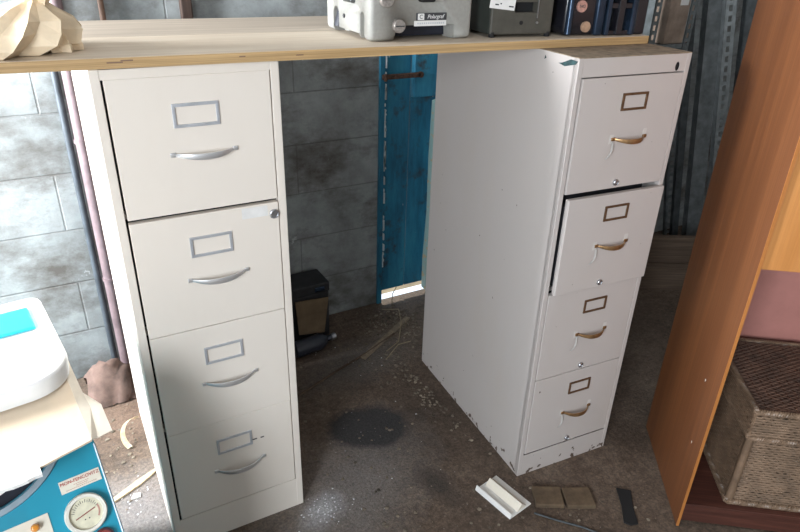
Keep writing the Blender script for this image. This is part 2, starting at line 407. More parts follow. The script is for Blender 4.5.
hb.cyl((0.06, -0.038, 1.0585), (0.06, -0.03, 1.0585), 0.006, 10).cyl((0.12, -0.038, 1.0585), (0.12, -0.03, 1.0585), 0.006, 10)
hb.build('strap_hinge', M['rust'], door)
pk = MB()                                       # flaked paint along the joint of frame and leaf
for k in range(60):
    z = random.uniform(0.1, 1.3); hgt = random.choice((0.006, 0.012, 0.03, 0.05)); x = 0.027 + random.uniform(-0.003, 0.003)
    pk.box(x - 0.002, x + random.uniform(0.001, 0.005), -0.013, 0.006, z, z + hgt)
pk.build('flaked_paint', M['peel'], door)
jag = [(0.232, 0.05), (0.25, 0.03), (0.265, 0.05), (0.268, 0.3), (0.262, 0.5), (0.27, 0.7), (0.268, 0.92), (0.255, 0.955), (0.24, 0.95), (0.236, 0.7), (0.24, 0.45), (0.23, 0.2)]
MB().prism(jag, 'y', -0.06, -0.03).build('lath', M['aqua'], door)

# pipes on the back wall
p = MB().tube([(0.103, WY - 0.055, 0.0), (0.103, WY - 0.055, 0.6), (0.105, WY - 0.055, 1.2), (0.11, WY - 0.055, 2.69)], 0.021, 18)
pp = thing('pipe', 'thick mauve brown pipe running up the back wall behind the cream cabinet', 'pipe', (0, 0, 0))
p.build('tube', M['pipe'], pp, True)
for z in (0.42, 0.93, 1.9):
    MB().cyl((0.104, WY - 0.055, z), (0.104, WY - 0.055, z + 0.018), 0.025, 18, bev=0.003).box(0.096, 0.112, WY - 0.04, WY - 0.001, z, z + 0.018).build('collar', M['pipe'], pp, True)
tag(MB().tube([(0.066, WY - 0.014, 0.0), (0.066, WY - 0.014, 0.7), (0.068, WY - 0.014, 2.69)], 0.0115, 14).build('conduit', M['conduit'], None, True),
    'dark slate conduit on the back wall directly beside the mauve pipe', 'conduit')
tag(MB().tube([(0.236, WY - 0.012, 0.0), (0.236, WY - 0.012, 1.2), (0.234, WY - 0.012, 2.69)], 0.009, 12).build('conduit', M['brownpipe'], None, True),
    'thin brown conduit on the wall, seen above the plywood board beside the paper bag', 'conduit')

# ------------------------------------------------------------------ filing cabinets
def bow_handle(parent, cx, y, z, w, depth, h, mat, name='handle', thick=0.0035, posts=True):
    mb = MB(); n = 18
    rows = []
    for i in range(n + 1):
        a = -1 + 2 * i / n; x = cx + a * w / 2
        yo = y - depth * (1 - abs(a) ** 2.4); hh = h * (0.35 + 0.65 * (1 - a * a))
        zz = z - 0.004 * (1 - a * a)
        rows.append((x, yo, hh, zz))
    ring = []
    for x, yo, hh, zz in rows:
        ring.append([mb.bm.verts.new(q) for q in ((x, yo, zz - hh / 2), (x, yo - thick * .4, zz), (x, yo, zz + hh / 2), (x, yo + thick, zz + hh / 2), (x, yo + thick, zz - hh / 2))])
    for A, B in zip(ring, ring[1:]):
        for k in range(5): mb.bm.faces.new((A[k], A[(k + 1) % 5], B[(k + 1) % 5], B[k]))
    mb.bm.faces.new(ring[0][::-1]); mb.bm.faces.new(ring[-1])
    if posts:
        for sgn in (-1, 1):
            mb.box(cx + sgn * w / 2 - 0.006, cx + sgn * w / 2 + 0.006, y - 0.004, y, z - h * .35, z + h * .35, 0.001)
    return mb.build(name, mat, parent, True, 50)

def frame_plate(parent, cx, y, cz, w, h, b, mat, th=0.004, lip=0.0):
    mb = MB()
    mb.box(cx - w / 2, cx + w / 2, y - th, y, cz + h / 2 - b, cz + h / 2, 0.0008).box(cx - w / 2, cx + w / 2, y - th, y, cz - h / 2, cz - h / 2 + b, 0.0008)
    mb.box(cx - w / 2, cx - w / 2 + b, y - th, y, cz - h / 2 + b * .9, cz + h / 2 - b * .9, 0.0008).box(cx + w / 2 - b, cx + w / 2, y - th, y, cz - h / 2 + b * .9, cz + h / 2 - b * .9, 0.0008)
    return mb.build('label_holder', mat, parent)

def lock(parent, cx, y, cz, r=0.009):
    m = Matrix.Translation((cx, y, cz)) @ Matrix.Rotation(R(90), 4, 'X')
    mb = MB().lathe([(r, 0), (r, 0.004), (r * .8, 0.006), (r * .72, 0.005), (r * .72, 0.0035), (0, 0.0035)], 20, m)
    mb.box(cx - r * .12, cx + r * .12, y - 0.0045, y - 0.003, cz - r * .5, cz + r * .5)
    return mb.build('lock', M['steel'], parent, True)

def cabinet_case(root, W, D, H, st, zt, zb, rails, mat, holes=()):
    c = MB(); t = 0.0015; s = st
    c.box(0, t * 2, 0.0, D, 0, H, 0.001, 1).box(W - t * 2, W, 0.0, D, 0, H, 0.001, 1)
    c.box(0, W, D - t, D, 0, H).box(0.001, W - 0.001, 0.001, D, H - 0.02, H - 0.001)
    c.box(0, s, 0, 0.02, 0, H, 0.0015).box(W - s, W, 0, 0.02, 0, H, 0.0015)
    c.box(s - .001, W - s + .001, 0.0008, 0.003, 0.0, zb, 0.0)
    for z in rails: c.box(s, W - s, 0.03, 0.05, z - 0.006, z + 0.006)
    o = c.build('case', mat, root)
    hd_ = MB().box(s, W - s, 0.0006, 0.0022, zt, H - 0.0012).build('header_rail', mat, root)
    for (x, z, rx, rz) in holes:
        k = MB().cyl((0, -0.05, 0), (0, 0.05, 0), rz, 18).build('cutter', mat, root)
        k.data.transform(Matrix.Translation((x, 0, z)) @ Matrix.Diagonal((rx / rz, 1, 1, 1)))
        diff(hd_, [k])
        MB().box(x - 0.02, x + 0.02, 0.0045, 0.006, z - 0.012, z + 0.018).build('hole_shade', M['black'], root)  # black sheet put in as the darkness behind the hole
    MB().box(s, W - s, 0.06, D - 0.03, 0.03, H - 0.022).build('gap_shade_fill', M['dark_in'], root)  # dark block filling the case, supplies the shade seen in the drawer gaps
    return o

# ---- cream cabinet, left
H = 1.318
LW, LD = 0.3757, 0.66
L = thing('filing_cabinet', 'cream four drawer filing cabinet with chrome bow handles and grey label frames', 'filing cabinet', (0.0945, 1.3663, 0), R(-0.45))
zt, zb = 1.303, 0.1086
zs = [zt - (zt - zb) * k / 4 for k in range(5)]
cabinet_case(L, LW, LD, H, 0.019, zt, zb, zs[1:4], M['cream'])
gaps = [(0.005, 0.0), (0.0075, -0.003), (0.0028, -0.001), (0.001, 0.0)]
for k in range(4):
    g, out = gaps[k]
    x0, x1 = 0.019 + 0.0048, LW - 0.019 - 0.0022
    top, bot = zs[k] - g, zs[k + 1] + (0.0015 if k == 3 else 0.0)
    d = MB().box(x0, x1, out, out + 0.018, bot, top, 0.0018).build('drawer', M['cream'], L)
    cx = LW / 2 + 0.006
    frame_plate(d, cx - 0.003, out, zs[k] - 0.085, 0.096, 0.050, 0.0065, M['holder'], 0.0035)
    bow_handle(d, cx + 0.006, out, zs[k] - 0.166, 0.132, 0.026, 0.0135, M['chrome'])
    if k == 1:
        lock(d, x1 - 0.012, out, top - 0.028, 0.0115)
        tp = MB().box(x1 - 0.088, x1 - 0.027, out - 0.0008, out, top - 0.030, top - 0.004).build('tape', M['white_paper'], d)
        tag(tp, 'strip of white tape')
    if k == 3:
        MB().box(0.235, 0.252, out - 0.0003, out, top - 0.098, top - 0.094).build('scuff', M['ink'], d)
        MB().box(0.262, 0.272, out - 0.0003, out, top - 0.099, top - 0.095).build('scuff', M['ink'], d)

# ---- pale cabinet, right
RW, RD = 0.36, 0.70
RC = thing('filing_cabinet', 'pale grey four drawer filing cabinet with brown label frames and dangling paper strips', 'filing cabinet', (1.126, 1.142, 0), R(-4.45))
zt, zb = 1.2735, 0.0831
zs = [zt - (zt - zb) * k / 4 for k in range(5)]
cabinet_case(RC, RW, RD, H, 0.0145, zt, zb, zs[1:4], M['pale'], holes=[(0.318, 1.286, 0.0075, 0.0115)])
MB().box(0.0005, RW - 0.0005, 0.0005, RD - 0.001, H - 0.001, H + 0.0012).build('top_panel', M['dusty_top'], RC)
outs = [-0.002, -0.013, -0.001, -0.001]; gps = [0.003, 0.004, 0.002, 0.0022]
for k in range(4):
    out, g = outs[k], gps[k]
    x0, x1 = 0.0145 + (0.004 if k == 0 else 0.0025), RW - 0.0145 - 0.0025
    if k == 1: x0 = 0.0145 + 0.0115; x1 = RW - 0.006
    top, bot = zs[k] - g, zs[k + 1] + (0.006 if k == 3 else 0.001)
    if k == 1: top -= 0.008
    d = MB().box(x0, x1, out, out + 0.016, bot, top, 0.0018).build('drawer', M['pale'], RC)
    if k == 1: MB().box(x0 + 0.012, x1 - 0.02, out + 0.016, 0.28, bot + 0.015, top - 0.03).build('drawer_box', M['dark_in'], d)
    cx = RW / 2 + 0.012
    frame_plate(d, cx, out, zs[k] - 0.066, 0.082, 0.044, 0.006, M['bronze'], 0.004)
    bow_handle(d, cx + 0.004, out, zs[k] - 0.160, 0.104, 0.027, 0.013, M['brass'], thick=0.003)
    MB().box(cx - 0.060, cx - 0.047, out - 0.0006, out, zs[k] - 0.172, zs[k] - 0.148).build('paint_patch', M['pale_patch'], d)
    MB().box(cx + 0.050, cx + 0.062, out - 0.0006, out, zs[k] - 0.162, zs[k] - 0.140).build('paint_patch', M['pale_patch'], d)
    st = MB(); ph = random.uniform(-0.006, 0.006)
    rows = []
    for i in range(9):
        q = i / 8; x = cx - 0.05 - 0.016 * q + ph * q * q; yy = out - 0.003 - 0.010 * math.sin(q * 2.6); z = zs[k] - 0.168 - 0.042 * q
        rows.append([(x - 0.0022, yy, z), (x + 0.0022, yy - 0.002, z + 0.001)])
    st.sheet(rows, (0, -0.0008, 0)).build('paper_strip', M['grey_paper'], d)
    lock(d, cx - 0.012, out, bot + 0.016, 0.0085)
ch = MB().prism([(0.06, 1.300), (0.075, 1.297), (0.05, 1.293), (0.01, 1.303), (0.004, 1.311), (0.03, 1.312)], 'x', -0.0008, 0.001).build('paint_chip', M['chip'], RC); tag(ch, 'chipped dark teal undercoat')
MB().prism([(0.125, 1.301), (0.132, 1.297), (0.13, 1.307)], 'x', -0.0008, 0.001).build('paint_chip', M['chip'], RC)

# ------------------------------------------------------------------ plywood boards across the cabinets
ZB, ZT = 1.3195, 1.3405
def board(name, label, y0, y1, x0, x1, mat, rz, org, splits):
    t = thing(name, label, 'board', org, rz)
    MB().box(x0, x1, y0, y1, 0.0003, ZT - ZB, 0.0012).build('panel', mat, t)
    return t
fb = board('plywood_board', 'front plywood board with bright cut edge lying across both filing cabinets', 0.0, 0.283, -0.95, 1.440, M['ply'], R(-4.0), (0.05, 1.363, ZB), 1)
MB().box(-0.94, 1.4395, -0.0010, 0.0005, 0.0008, 0.0203).build('cut_edge', M['plyedge'], fb)
for x, z, a in ((0.08, 0.012, 0.018), (0.105, 0.015, 0.014), (0.45, 0.011, 0.01), (0.33, 0.013, 0.008)):
    MB().box(x, x + a * 1.6, -0.0014, 0.001, z - 0.0012, z + 0.0012).build('knot', M['brownpipe'], fb)
board('plywood_board', 'rear plywood board behind the front one, its far edge near the wall', 0.286, 0.61, -0.95, 1.42, M['ply2'], R(-4.0), (0.05, 1.363, ZB), 1)

# ------------------------------------------------------------------ things on the board
# grey instrument housing
hw, hd, hh = 0.275, 0.275, 0.27
I = thing('instrument', 'light grey cast metal instrument with feet, knobs and nameplate on the board', 'instrument', (0.698, 1.378, ZT + 0.001), R(-2))
o = MB().box(0, hw, 0, hd, 0, hh, 0.012, 4).build('housing', M['housing'], I, True, 50)
def arch(c, w, h, n=8):
    r = w / 2
    return [(c - r, -0.02)] + [(c - r * math.cos(PI * i / n), h - r + r * math.sin(PI * i / n)) for i in range(n + 1)] + [(c + r, -0.02)]
cut = [MB().prism([(0.055, -0.02), (0.068, 0.034), (0.222, 0.034), (0.228, -0.02)], 'y', -0.05, hd + 0.05).build('c', M['housing']),
       MB().prism(arch(0.205, 0.038, 0.06), 'x', -0.05, 0.03).build('c', M['housing']),
       MB().prism(arch(0.045, 0.024, 0.062), 'x', -0.05, 0.03).build('c', M['housing']),
       MB().prism([(0.05, -0.02), (0.06, 0.012), (0.19, 0.012), (0.2, -0.02)], 'x', -0.05, hw + 0.05).build('c', M['housing']),
       MB().box(-0.05, 0.035, 0.085, 0.165, 0.075, 0.15, 0.008, 3).build('c', M['housing'])]
for c in cut: c.parent = I
diff(o, cut)
MB().box(0.030, hw - 0.03, 0.05, hd - 0.03, 0.004, 0.0335).build('arch_shade_block', M['navy'], I)  # dark block standing in for the shade under the arched base
g = MB().box(0.018, 0.034, 0.088, 0.162, 0.078, 0.147)
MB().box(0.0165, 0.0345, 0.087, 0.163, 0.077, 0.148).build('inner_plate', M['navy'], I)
MB().cyl((0.004, 0.105, 0.09), (0.016, 0.105, 0.09), 0.009, 14).cyl((0.002, 0.14, 0.1), (0.016, 0.14, 0.1), 0.012, 14).box(0.004, 0.016, 0.12, 0.128, 0.078, 0.146).cyl((0.006, 0.112, 0.125), (0.016, 0.112, 0.125), 0.011, 14).build('mechanism', M['steel'], I)
MB().cyl((0.008, 0.205, 0.01), (0.02, 0.205, 0.055), 0.014, 14).build('plug', M['navy'], I)
MB().cyl((-0.003, 0.152, 0.042), (0.004, 0.152, 0.042), 0.005, 10).build('screw', M['ink'], I)
for x, z, r in ((0.038, 0.092, 0.0175), (0.070, 0.034, 0.0155)):
    m = Matrix.Translation((x, 0.001, z)) @ Matrix.Rotation(R(90), 4, 'X')
    k = MB().lathe([(r, 0), (r, 0.010), (r * .9, 0.0135), (0, 0.0135)], 24, m)
    k.build('knob', M['knob'], I, True)
    MB().box(x - r * .7, x + r * .7, -0.0140, -0.0124, z - 0.0012, z + 0.0012).build('slot', M['ink'], I)
MB().box(0.120, 0.158, -0.022, 0.002, 0.085, 0.15, 0.005).build('socket', M['black'], I)
MB().box(0.160, 0.184, -0.016, 0.002, 0.088, 0.15, 0.003).build('switch_plate', M['chrome'], I)
npz = 0.052
np_ = MB().box(0.118, 0.200, -0.0018, 0.001, npz - 0.008, npz + 0.0085, 0.0005).build('nameplate', M['ink'], I)
MB().box(0.113, 0.200, -0.0018, 0.001, npz - 0.0205, npz - 0.0085, 0.0004).build('plate_strip', M['white_paper'], I)
MB().box(0.1215, 0.1385, -0.0026, -0.0016, npz - 0.0068, npz + 0.0075, 0.001).build('emblem', M['white_paper'], np_)
lettering('C', 0.0125, M['ink'], np_, Matrix.Translation((0.130, -0.0029, npz)) @ UPRIGHT, 'emblem_letter')
lettering('Polargraf', 0.0125, M['white_paper'], np_, Matrix.Translation((0.169, -0.0022, npz)) @ UPRIGHT, 'lettering', shear=0.3, sx=0.98)
dd = MB()
for i in range(13): dd.box(0.121 + i * 0.0058, 0.1242 + i * 0.0058, -0.0022, -0.0016, npz - 0.016, npz - 0.0125)
dd.build('fine_print', M['holder'], I)

# dark olive case with a paper label
B2 = thing('equipment_case', 'dark olive metal case with a white paper label beside the grey instrument', 'case', (1.022, 1.358, ZT + 0.001), R(-9))
bw, bd, bh = 0.176, 0.22, 0.24
o = MB().box(0, bw, 0, bd, 0.006, bh, 0.004).build('body', M['olive'], B2)
cut = [MB().box(0.065, 0.128, -0.03, 0.03, 0.058, 0.082).build('c', M['olive'])]
cut[0].parent = B2; diff(o, cut)
MB().box(0.064, 0.129, 0.022, 0.029, 0.056, 0.084).build('slot_back', M['black'], B2)
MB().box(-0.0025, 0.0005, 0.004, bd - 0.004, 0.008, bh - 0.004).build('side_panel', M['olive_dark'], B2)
MB().box(0.012, 0.145, -0.004, 0.001, 0.112, 0.122, 0.0015).build('rib', M['olive'], B2)
MB().box(0.1295, 0.131, -0.003, 0.001, 0.045, 0.2).build('seam_strip', M['steel'], B2)
MB().cyl((0.086, -0.0012, 0.034), (0.086, 0.002, 0.034), 0.005, 14).build('keyhole', M['black'], B2)
MB().cyl((0.131, -0.003, 0.034), (0.131, 0.002, 0.034), 0.003, 10).build('screw', M['steel'], B2)
for x in (0.008, bw - 0.008):
    for y in (0.006, bd - 0.012): MB().cyl((x, y, 0), (x, y, 0.012), 0.0075, 12).build('foot', M['rubber'], B2)
lb = MB().box(-0.006, 0.064, -0.0012, 0.0, -0.019, 0.019).build('paper_label', M['white_paper'], B2)
lb.location = (0.0, -0.0008, 0.088); lb.rotation_euler = (0, R(6), 0)
for x0, x1, z in ((0.008, 0.018, -0.011), (0.022, 0.026, -0.008), (0.047, 0.06, -0.012)): MB().box(x0, x1, -0.0017, -0.001, z, z + 0.003).build('fine_print', M['ink'], lb)

# black bakelite block with two round caps
B3 = thing('switch_box', 'glossy black switch box with two round tan caps on the board', 'switch box', (1.232, 1.326, ZT + 0.001), R(-10))
MB().box(0, 0.112, 0, 0.12, 0, 0.19, 0.014, 4).build('body', M['bakelite'], B3, True, 50)
MB().cyl((0.014, -0.002, 0.004), (0.014, -0.002, 0.19), 0.009, 14).build('front_highlight_rod', M['bluesteel'], B3, True)  # blue metal bar drawn as the highlight on the glossy front edge
MB().box(0.092, 0.118, -0.008, 0.01, 0.0, 0.19, 0.006, 3).build('side_highlight_post', M['bluesteel'], B3, True)  # second highlight of the glossy box, built as a blue metal bar
MB().cyl((0.046, -0.007, 0.072), (0.046, 0.004, 0.072), 0.0145, 20, bev=0.001).build('cap', M['capred'], B3)
MB().cyl((0.066, -0.007, 0.022), (0.066, 0.004, 0.022), 0.0135, 20, bev=0.001).build('cap', M['cork'], B3)
lettering('NO', 0.011, M['ink'], B3, Matrix.Translation((0.046, -0.0075, 0.072)) @ UPRIGHT, 'cap_mark')

# black open iron frame
B4 = thing('iron_frame', 'black open iron frame with upright bars beside the switch box', 'frame', (1.352, 1.296, ZT + 0.001), R(-10))
MB().box(0, 0.014, 0, 0.10, 0, 0.18, 0.003).build('upright', M['bluesteel'], B4)
MB().box(0.034, 0.056, 0.0, 0.10, 0, 0.18, 0.003).build('upright', M['bakelite'], B4)
MB().box(0.078, 0.09, 0.0, 0.10, 0, 0.18, 0.003).build('upright', M['bluesteel'], B4)
MB().box(0, 0.09, 0.004, 0.09, 0.066, 0.08, 0.002).build('cross_bar', M['bakelite'], B4)
MB().box(0.0, 0.09, 0.005, 0.1, 0, 0.012, 0.002).build('base_bar', M['bakelite'], B4)
MB().cyl((0.024, 0.05, 0.012), (0.024, 0.05, 0.066), 0.010, 14).cyl((0.067, 0.05, 0.012), (0.067, 0.05, 0.066), 0.010, 14).build('coil', M['holder'], B4)

B5 = thing('black_box', 'plain black metal box at the end of the board beside the iron frame', 'box', (1.450, 1.292, ZT + 0.001), R(-10))
MB().box(-0.002, 0.004, -0.002, 0.09, 0, 0.125, 0.001).build('edge_strip', M['bluesteel'], B5)
MB().box(0.004, 0.040, 0, 0.09, 0, 0.115, 0.004).build('body', M['bakelite'], B5)
MB().box(0.002, 0.042, -0.002, 0.092, 0.115, 0.124, 0.002).build('lid', M['bakelite'], B5)

# crumpled paper bag
bg = thing('paper_bag', 'crumpled cream brown paper bag with twisted neck on the plywood board', 'bag', (0.0, 1.475, ZT + 0.001))
def crumple(name, prof, n, amp, mat, seed, off=(0, 0), sq=(1, 1), lean=(0, 0), smooth=False):
    rnd = random.Random(seed); mb = MB(); rings = []
    top = prof[-1][1]
    for i, (r, z) in enumerate(prof):
        ring = []
        for k in range(n):
            a = 2 * PI * k / n
            fold = (1 if k % 2 else -1) * amp * r * (0.5 + 0.9 * rnd.random())
            rr = max(0.002, r + fold); q = z / max(top, 1e-6)
            ring.append(mb.bm.verts.new((off[0] + rr * math.cos(a) * sq[0] + lean[0] * q, off[1] + rr * math.sin(a) * sq[1] + lean[1] * q, max(0, z + rnd.uniform(-1, 1) * amp * 0.02 * (i > 0)))))
        rings.append(ring)
    for A, B in zip(rings, rings[1:]):
        for k in range(n):
            mb.bm.faces.new((A[k], A[(k + 1) % n], B[k])); mb.bm.faces.new((A[(k + 1) % n], B[(k + 1) % n], B[k]))
    mb.bm.faces.new(rings[0][::-1])
    ap = mb.bm.verts.new((off[0] + lean[0], off[1] + lean[1], top + 0.004))
    for k in range(n): mb.bm.faces.new((rings[-1][k], rings[-1][(k + 1) % n], ap))
    return mb.build(name, mat, bg, smooth, 60)
crumple('bag_body', [(0.10, 0), (0.118, 0.016), (0.11, 0.04), (0.085, 0.06), (0.05, 0.076), (0.026, 0.088)], 22, 0.12, M['bag'], 3, (-0.055, 0.02), (1.1, 1.0), (0.08, -0.01))
crumple('bag_neck', [(0.013, 0.06), (0.016, 0.085), (0.03, 0.105), (0.05, 0.13), (0.058, 0.16)], 16, 0.32, M['bag'], 5, (0.04, -0.005), (1.0, 0.9), (0.0, 0.02))
crumple('bag_corner', [(0.05, 0), (0.055, 0.012), (0.045, 0.04), (0.03, 0.062), (0.014, 0.075)], 16, 0.2, M['bag'], 8, (0.062, 0.012), (0.75, 1.0), (-0.012, 0))

# ------------------------------------------------------------------ teal console with carton and tray, bottom left
TR = R(8)
T = thing('control_console', 'teal metal control console with round gauge, warning label and sloping panel', 'console', (-0.034, 1.072, 0), TR)
s = R(52); PX = Vector((0, -math.cos(s), -math.sin(s))); PN = Vector((0, -math.sin(s), math.cos(s)))
SL = 0.30
yb, zb_ = -SL * math.cos(s), 0.7 - SL * math.sin(s)
prof = [(0.46, 0.0), (0.46, 0.7), (0.0, 0.7), (yb, zb_), (yb + 0.02, zb_ - 0.03), (yb + 0.02, 0.0)]
o = MB().prism(prof, 'x', -0.52, 0.0, 0.004).build('cabinet', M['teal'], T)
# panel frame: x along, -y down the slope, z out
PM = Matrix(((1, 0, 0, 0), (0, -PX.y, PN.y, 0), (0, -PX.z, PN.z, 0.7), (0, 0, 0, 1)))
def on_panel(x, d): return PM @ Matrix.Translation((x, -d, 0))
# dial opening: circle through the rim
RC_X, RC_D, RR = -0.190, -0.095, 0.163
def seg_poly(r, dmin, n=40):
    pts = []
    for i in range(n + 1):
        a = R(-180 + 180 * i / n); x, y = r * math.cos(a), r * math.sin(a)
        if y < -(dmin - RC_D): pts.append((x, y))
    return pts
cu = MB().prism(seg_poly(RR - 0.014, 0.006), 'z', -0.04, 0.05, 0, on_panel(RC_X, RC_D)).build('c', M['teal']); cu.parent = T
diff(o, [cu])
def arc_ring(r0, r1, h, name, mat):
    mb = MB(); n = 40; a0, a1 = R(-141), R(-39)
    pts = []
    for i in range(n + 1):
        a = a0 + (a1 - a0) * i / n
        pts.append(a)
    rows = [[(r * math.cos(a), r * math.sin(a), h if 0 < j < 3 else -0.002) for j, r in enumerate((r0, r0 + .002, r1 - .002, r1))] for a in pts]
    mb.sheet(rows, (0, 0, 0.004)); me_o = mb.build(name, mat, T)
    me_o.data.transform(on_panel(RC_X, RC_D)); return me_o
arc_ring(RR - 0.014, RR, 0.006, 'dial_rim', M['rim'])
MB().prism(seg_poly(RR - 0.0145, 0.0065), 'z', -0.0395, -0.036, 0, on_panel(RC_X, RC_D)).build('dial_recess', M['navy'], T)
# gauge
gx, gd = -0.049, 0.118
ga = MB().lathe([(0.0355, 0), (0.0355, 0.010), (0.0335, 0.013), (0.0285, 0.0125), (0.0275, 0.007), (0, 0.007)], 40, on_panel(gx, gd)).build('gauge', M['gauge_rim'], T, True, 50)
MB().lathe([(0.0275, 0.0068), (0.0275, 0.0076), (0, 0.0076)], 36, on_panel(gx, gd)).build('gauge_face', M['dial'], ga)
nd = MB().box(-0.019, 0.017, -0.0009, 0.0009, 0.0078, 0.0086, 0, 2, on_panel(gx, gd) @ Matrix.Rotation(R(14), 4, 'Z')); nd.build('needle', M['darkred'], ga)
tk = MB()
for k in range(15):
    a = R(20 + k * 10); tk.box(0.019, 0.0225 if k % 2 else 0.0245, -0.0004, 0.0004, 0.0077, 0.0081, 0, 2, on_panel(gx, gd) @ Matrix.Rotation(a, 4, 'Z'))
for dx in (-0.004, 0.003): tk.box(dx - 0.001, dx + 0.001, -0.011, -0.009, 0.0077, 0.0081, 0, 2, on_panel(gx, gd))
tk.build('gauge_marks', M['ink'], ga)
rz_ = MB()
for k in range(6):
    a = R(-30 + k * 9); rz_.box(0.0205, 0.0235, -0.002, 0.002, 0.0077, 0.0080, 0, 2, on_panel(gx, gd) @ Matrix.Rotation(a, 4, 'Z'))
rz_.build('red_zone', M['capred'], ga)
# label
lx, ld = -0.0415, 0.0605
lab = MB().box(-0.0345, 0.0345, -0.0115, 0.0115, 0.0002, 0.0012, 0, 2, on_panel(lx, ld)).build('warning_label', M['label_cream'], T)
lettering('MON-FENCOVITZ', 0.0082, M['red'], lab, on_panel(lx, ld) @ Matrix.Translation((0.0, 0.0052, 0.0015)), 'lettering')
fp = MB()
for (x0, x1, y) in ((-0.012, 0.012, -0.0015), (-0.008, 0.009, -0.0045), (-0.026, 0.024, -0.0078)):
    x = x0
    while x < x1: fp.box(x, x + 0.0022, y - 0.0006, y + 0.0006, 0.0011, 0.0015, 0, 2, on_panel(lx, ld)); x += 0.0033
fp.build('fine_print', M['capred'], lab)
pl = MB().box(-0.06, 0.038, -0.045, 0.0, 0.0002, 0.0015, 0, 2, on_panel(-0.143, 0.0905)).build('switch_plate', M['label_cream'], T)
MB().lathe([(0.007, 0), (0.007, 0.006), (0.005, 0.011), (0, 0.013)], 20, on_panel(-0.129, 0.106) @ Matrix.Translation((0, 0, 0.0015))).build('amber_lamp', M['amber'], pl, True)
MB().lathe([(0.017, 0), (0.017, 0.004), (0.013, 0.012), (0, 0.013)], 28, on_panel(-0.033, 0.172)).build('red_knob', M['darkred'], T, True)
ed = MB().cyl(PM @ Vector((-0.0015, -0.005, 0.0)), PM @ Vector((-0.0015, -SL + 0.01, 0.0)), 0.0022, 8).build('edge_highlight', M['rim'], T, True)  # pale bead that paints the highlight along the panel edge

# carton lying on the console
CT = thing('carton', 'flattened cream cardboard carton with open side flap lying on the teal console', 'carton', (-0.034, 1.072, 0.701), TR)
CB, CH = 0.0, 0.040
body = MB()
front = [(-0.50, -0.13), (-0.40, -0.115), (-0.30, -0.105), (-0.158, -0.083), (-0.125, -0.074), (-0.108, -0.066), (-0.09, -0.066), (-0.06, -0.058), (-0.03, -0.052), (-0.008, -0.047)]
poly = front + [(-0.004, 0.10), (0.0, 0.29), (0.012, 0.45), (-0.50, 0.45)]
body.prism(poly, 'z', 0.036, CH)
body.box(-0.5, -0.004, 0.012, 0.44, 0.0, 0.036)
body.build('lid_sheet', M['card'], CT)
fl = MB().sheet([[(-0.008, -0.045, 0.040), (0.003, -0.040, 0.034), (0.030, -0.030, 0.030)], [(-0.006, 0.06, 0.041), (0.014, 0.053, 0.036), (0.033, 0.053, 0.034)],
                 [(-0.004, 0.10, 0.041), (0.006, 0.105, 0.038), (0.013, 0.108, 0.036)], [(0.0, 0.29, 0.041), (0.008, 0.288, 0.039), (0.016, 0.287, 0.037)], [(0.004, 0.36, 0.041), (0.012, 0.359, 0.04), (0.019, 0.358, 0.038)]], (0, 0, 0.0012))
flo = fl.build('side_flap', M['carton_white'], CT)
cr = MB(); rnd = random.Random(4); rows = []
for i in range(15):
    x = -0.25 + i * 0.011; y = -0.098 + 0.018 * (x + 0.30) / 0.2
    rows.append([(x, y + 0.012, 0.0415), (x, y - 0.004 + rnd.uniform(-.002, .002), 0.040 + rnd.uniform(-.001, .002)), (x, y - 0.006 + rnd.uniform(-.003, .002), 0.036 + rnd.uniform(-.002, .002))])
cr.sheet(rows, (0, 0, 0.001)).build('torn_liner', M['white_paper'], CT)
tag(CT.children[-1], 'torn white paper liner')

# white tray on the carton
TY = thing('tray', 'white plastic tray with rounded corners and cyan inset, on the cardboard carton', 'tray', (-0.034, 1.072, 0.7425), TR)
def rrect(x0, x1, y0, y1, r, n=10):
    out = []
    for k, (cx, cy, a0) in enumerate(((x1, y1, 0), (x0, y1, 90), (x0, y0, 180), (x1, y0, 270))):
        q = r * (0.3 if k < 2 else 1.0); cx += q if cx == x0 else -q; cy += q if cy == y0 else -q
        for i in range(n + 1): a = R(a0 + 90 * i / n); out.append((cx + q * math.cos(a), cy + q * math.sin(a)))
    return out
tb = MB()
X0, X1, Y0, Y1 = -0.46, 0.012, 0.118, 0.480
loops = [(0.012, 0.0), (0.002, 0.004), (0.0, 0.036), (0.002, 0.041), (0.006, 0.043), (0.012, 0.041), (0.016, 0.034), (0.024, 0.026)]
rings = []
for ins, z in loops:
    rings.append([tb.bm.verts.new((x, y, z)) for x, y in rrect(X0 + ins, X1 - ins, Y0 + ins, Y1 - ins, 0.085 - ins)])
for A, B in zip(rings, rings[1:]):
    for k in range(len(A)): tb.bm.faces.new((A[k], A[(k + 1) % len(A)], B[(k + 1) % len(B)], B[k]))
tb.bm.faces.new(rings[0][::-1]); tb.bm.faces.new(rings[-1])
tb.build('tray_shell', M['tray'], TY, True, 60)
ci = MB().box(-0.43, -0.018, 0.350, 0.452, 0.0262, 0.034, 0.004).build('cyan_inset', M['cyan'], TY)

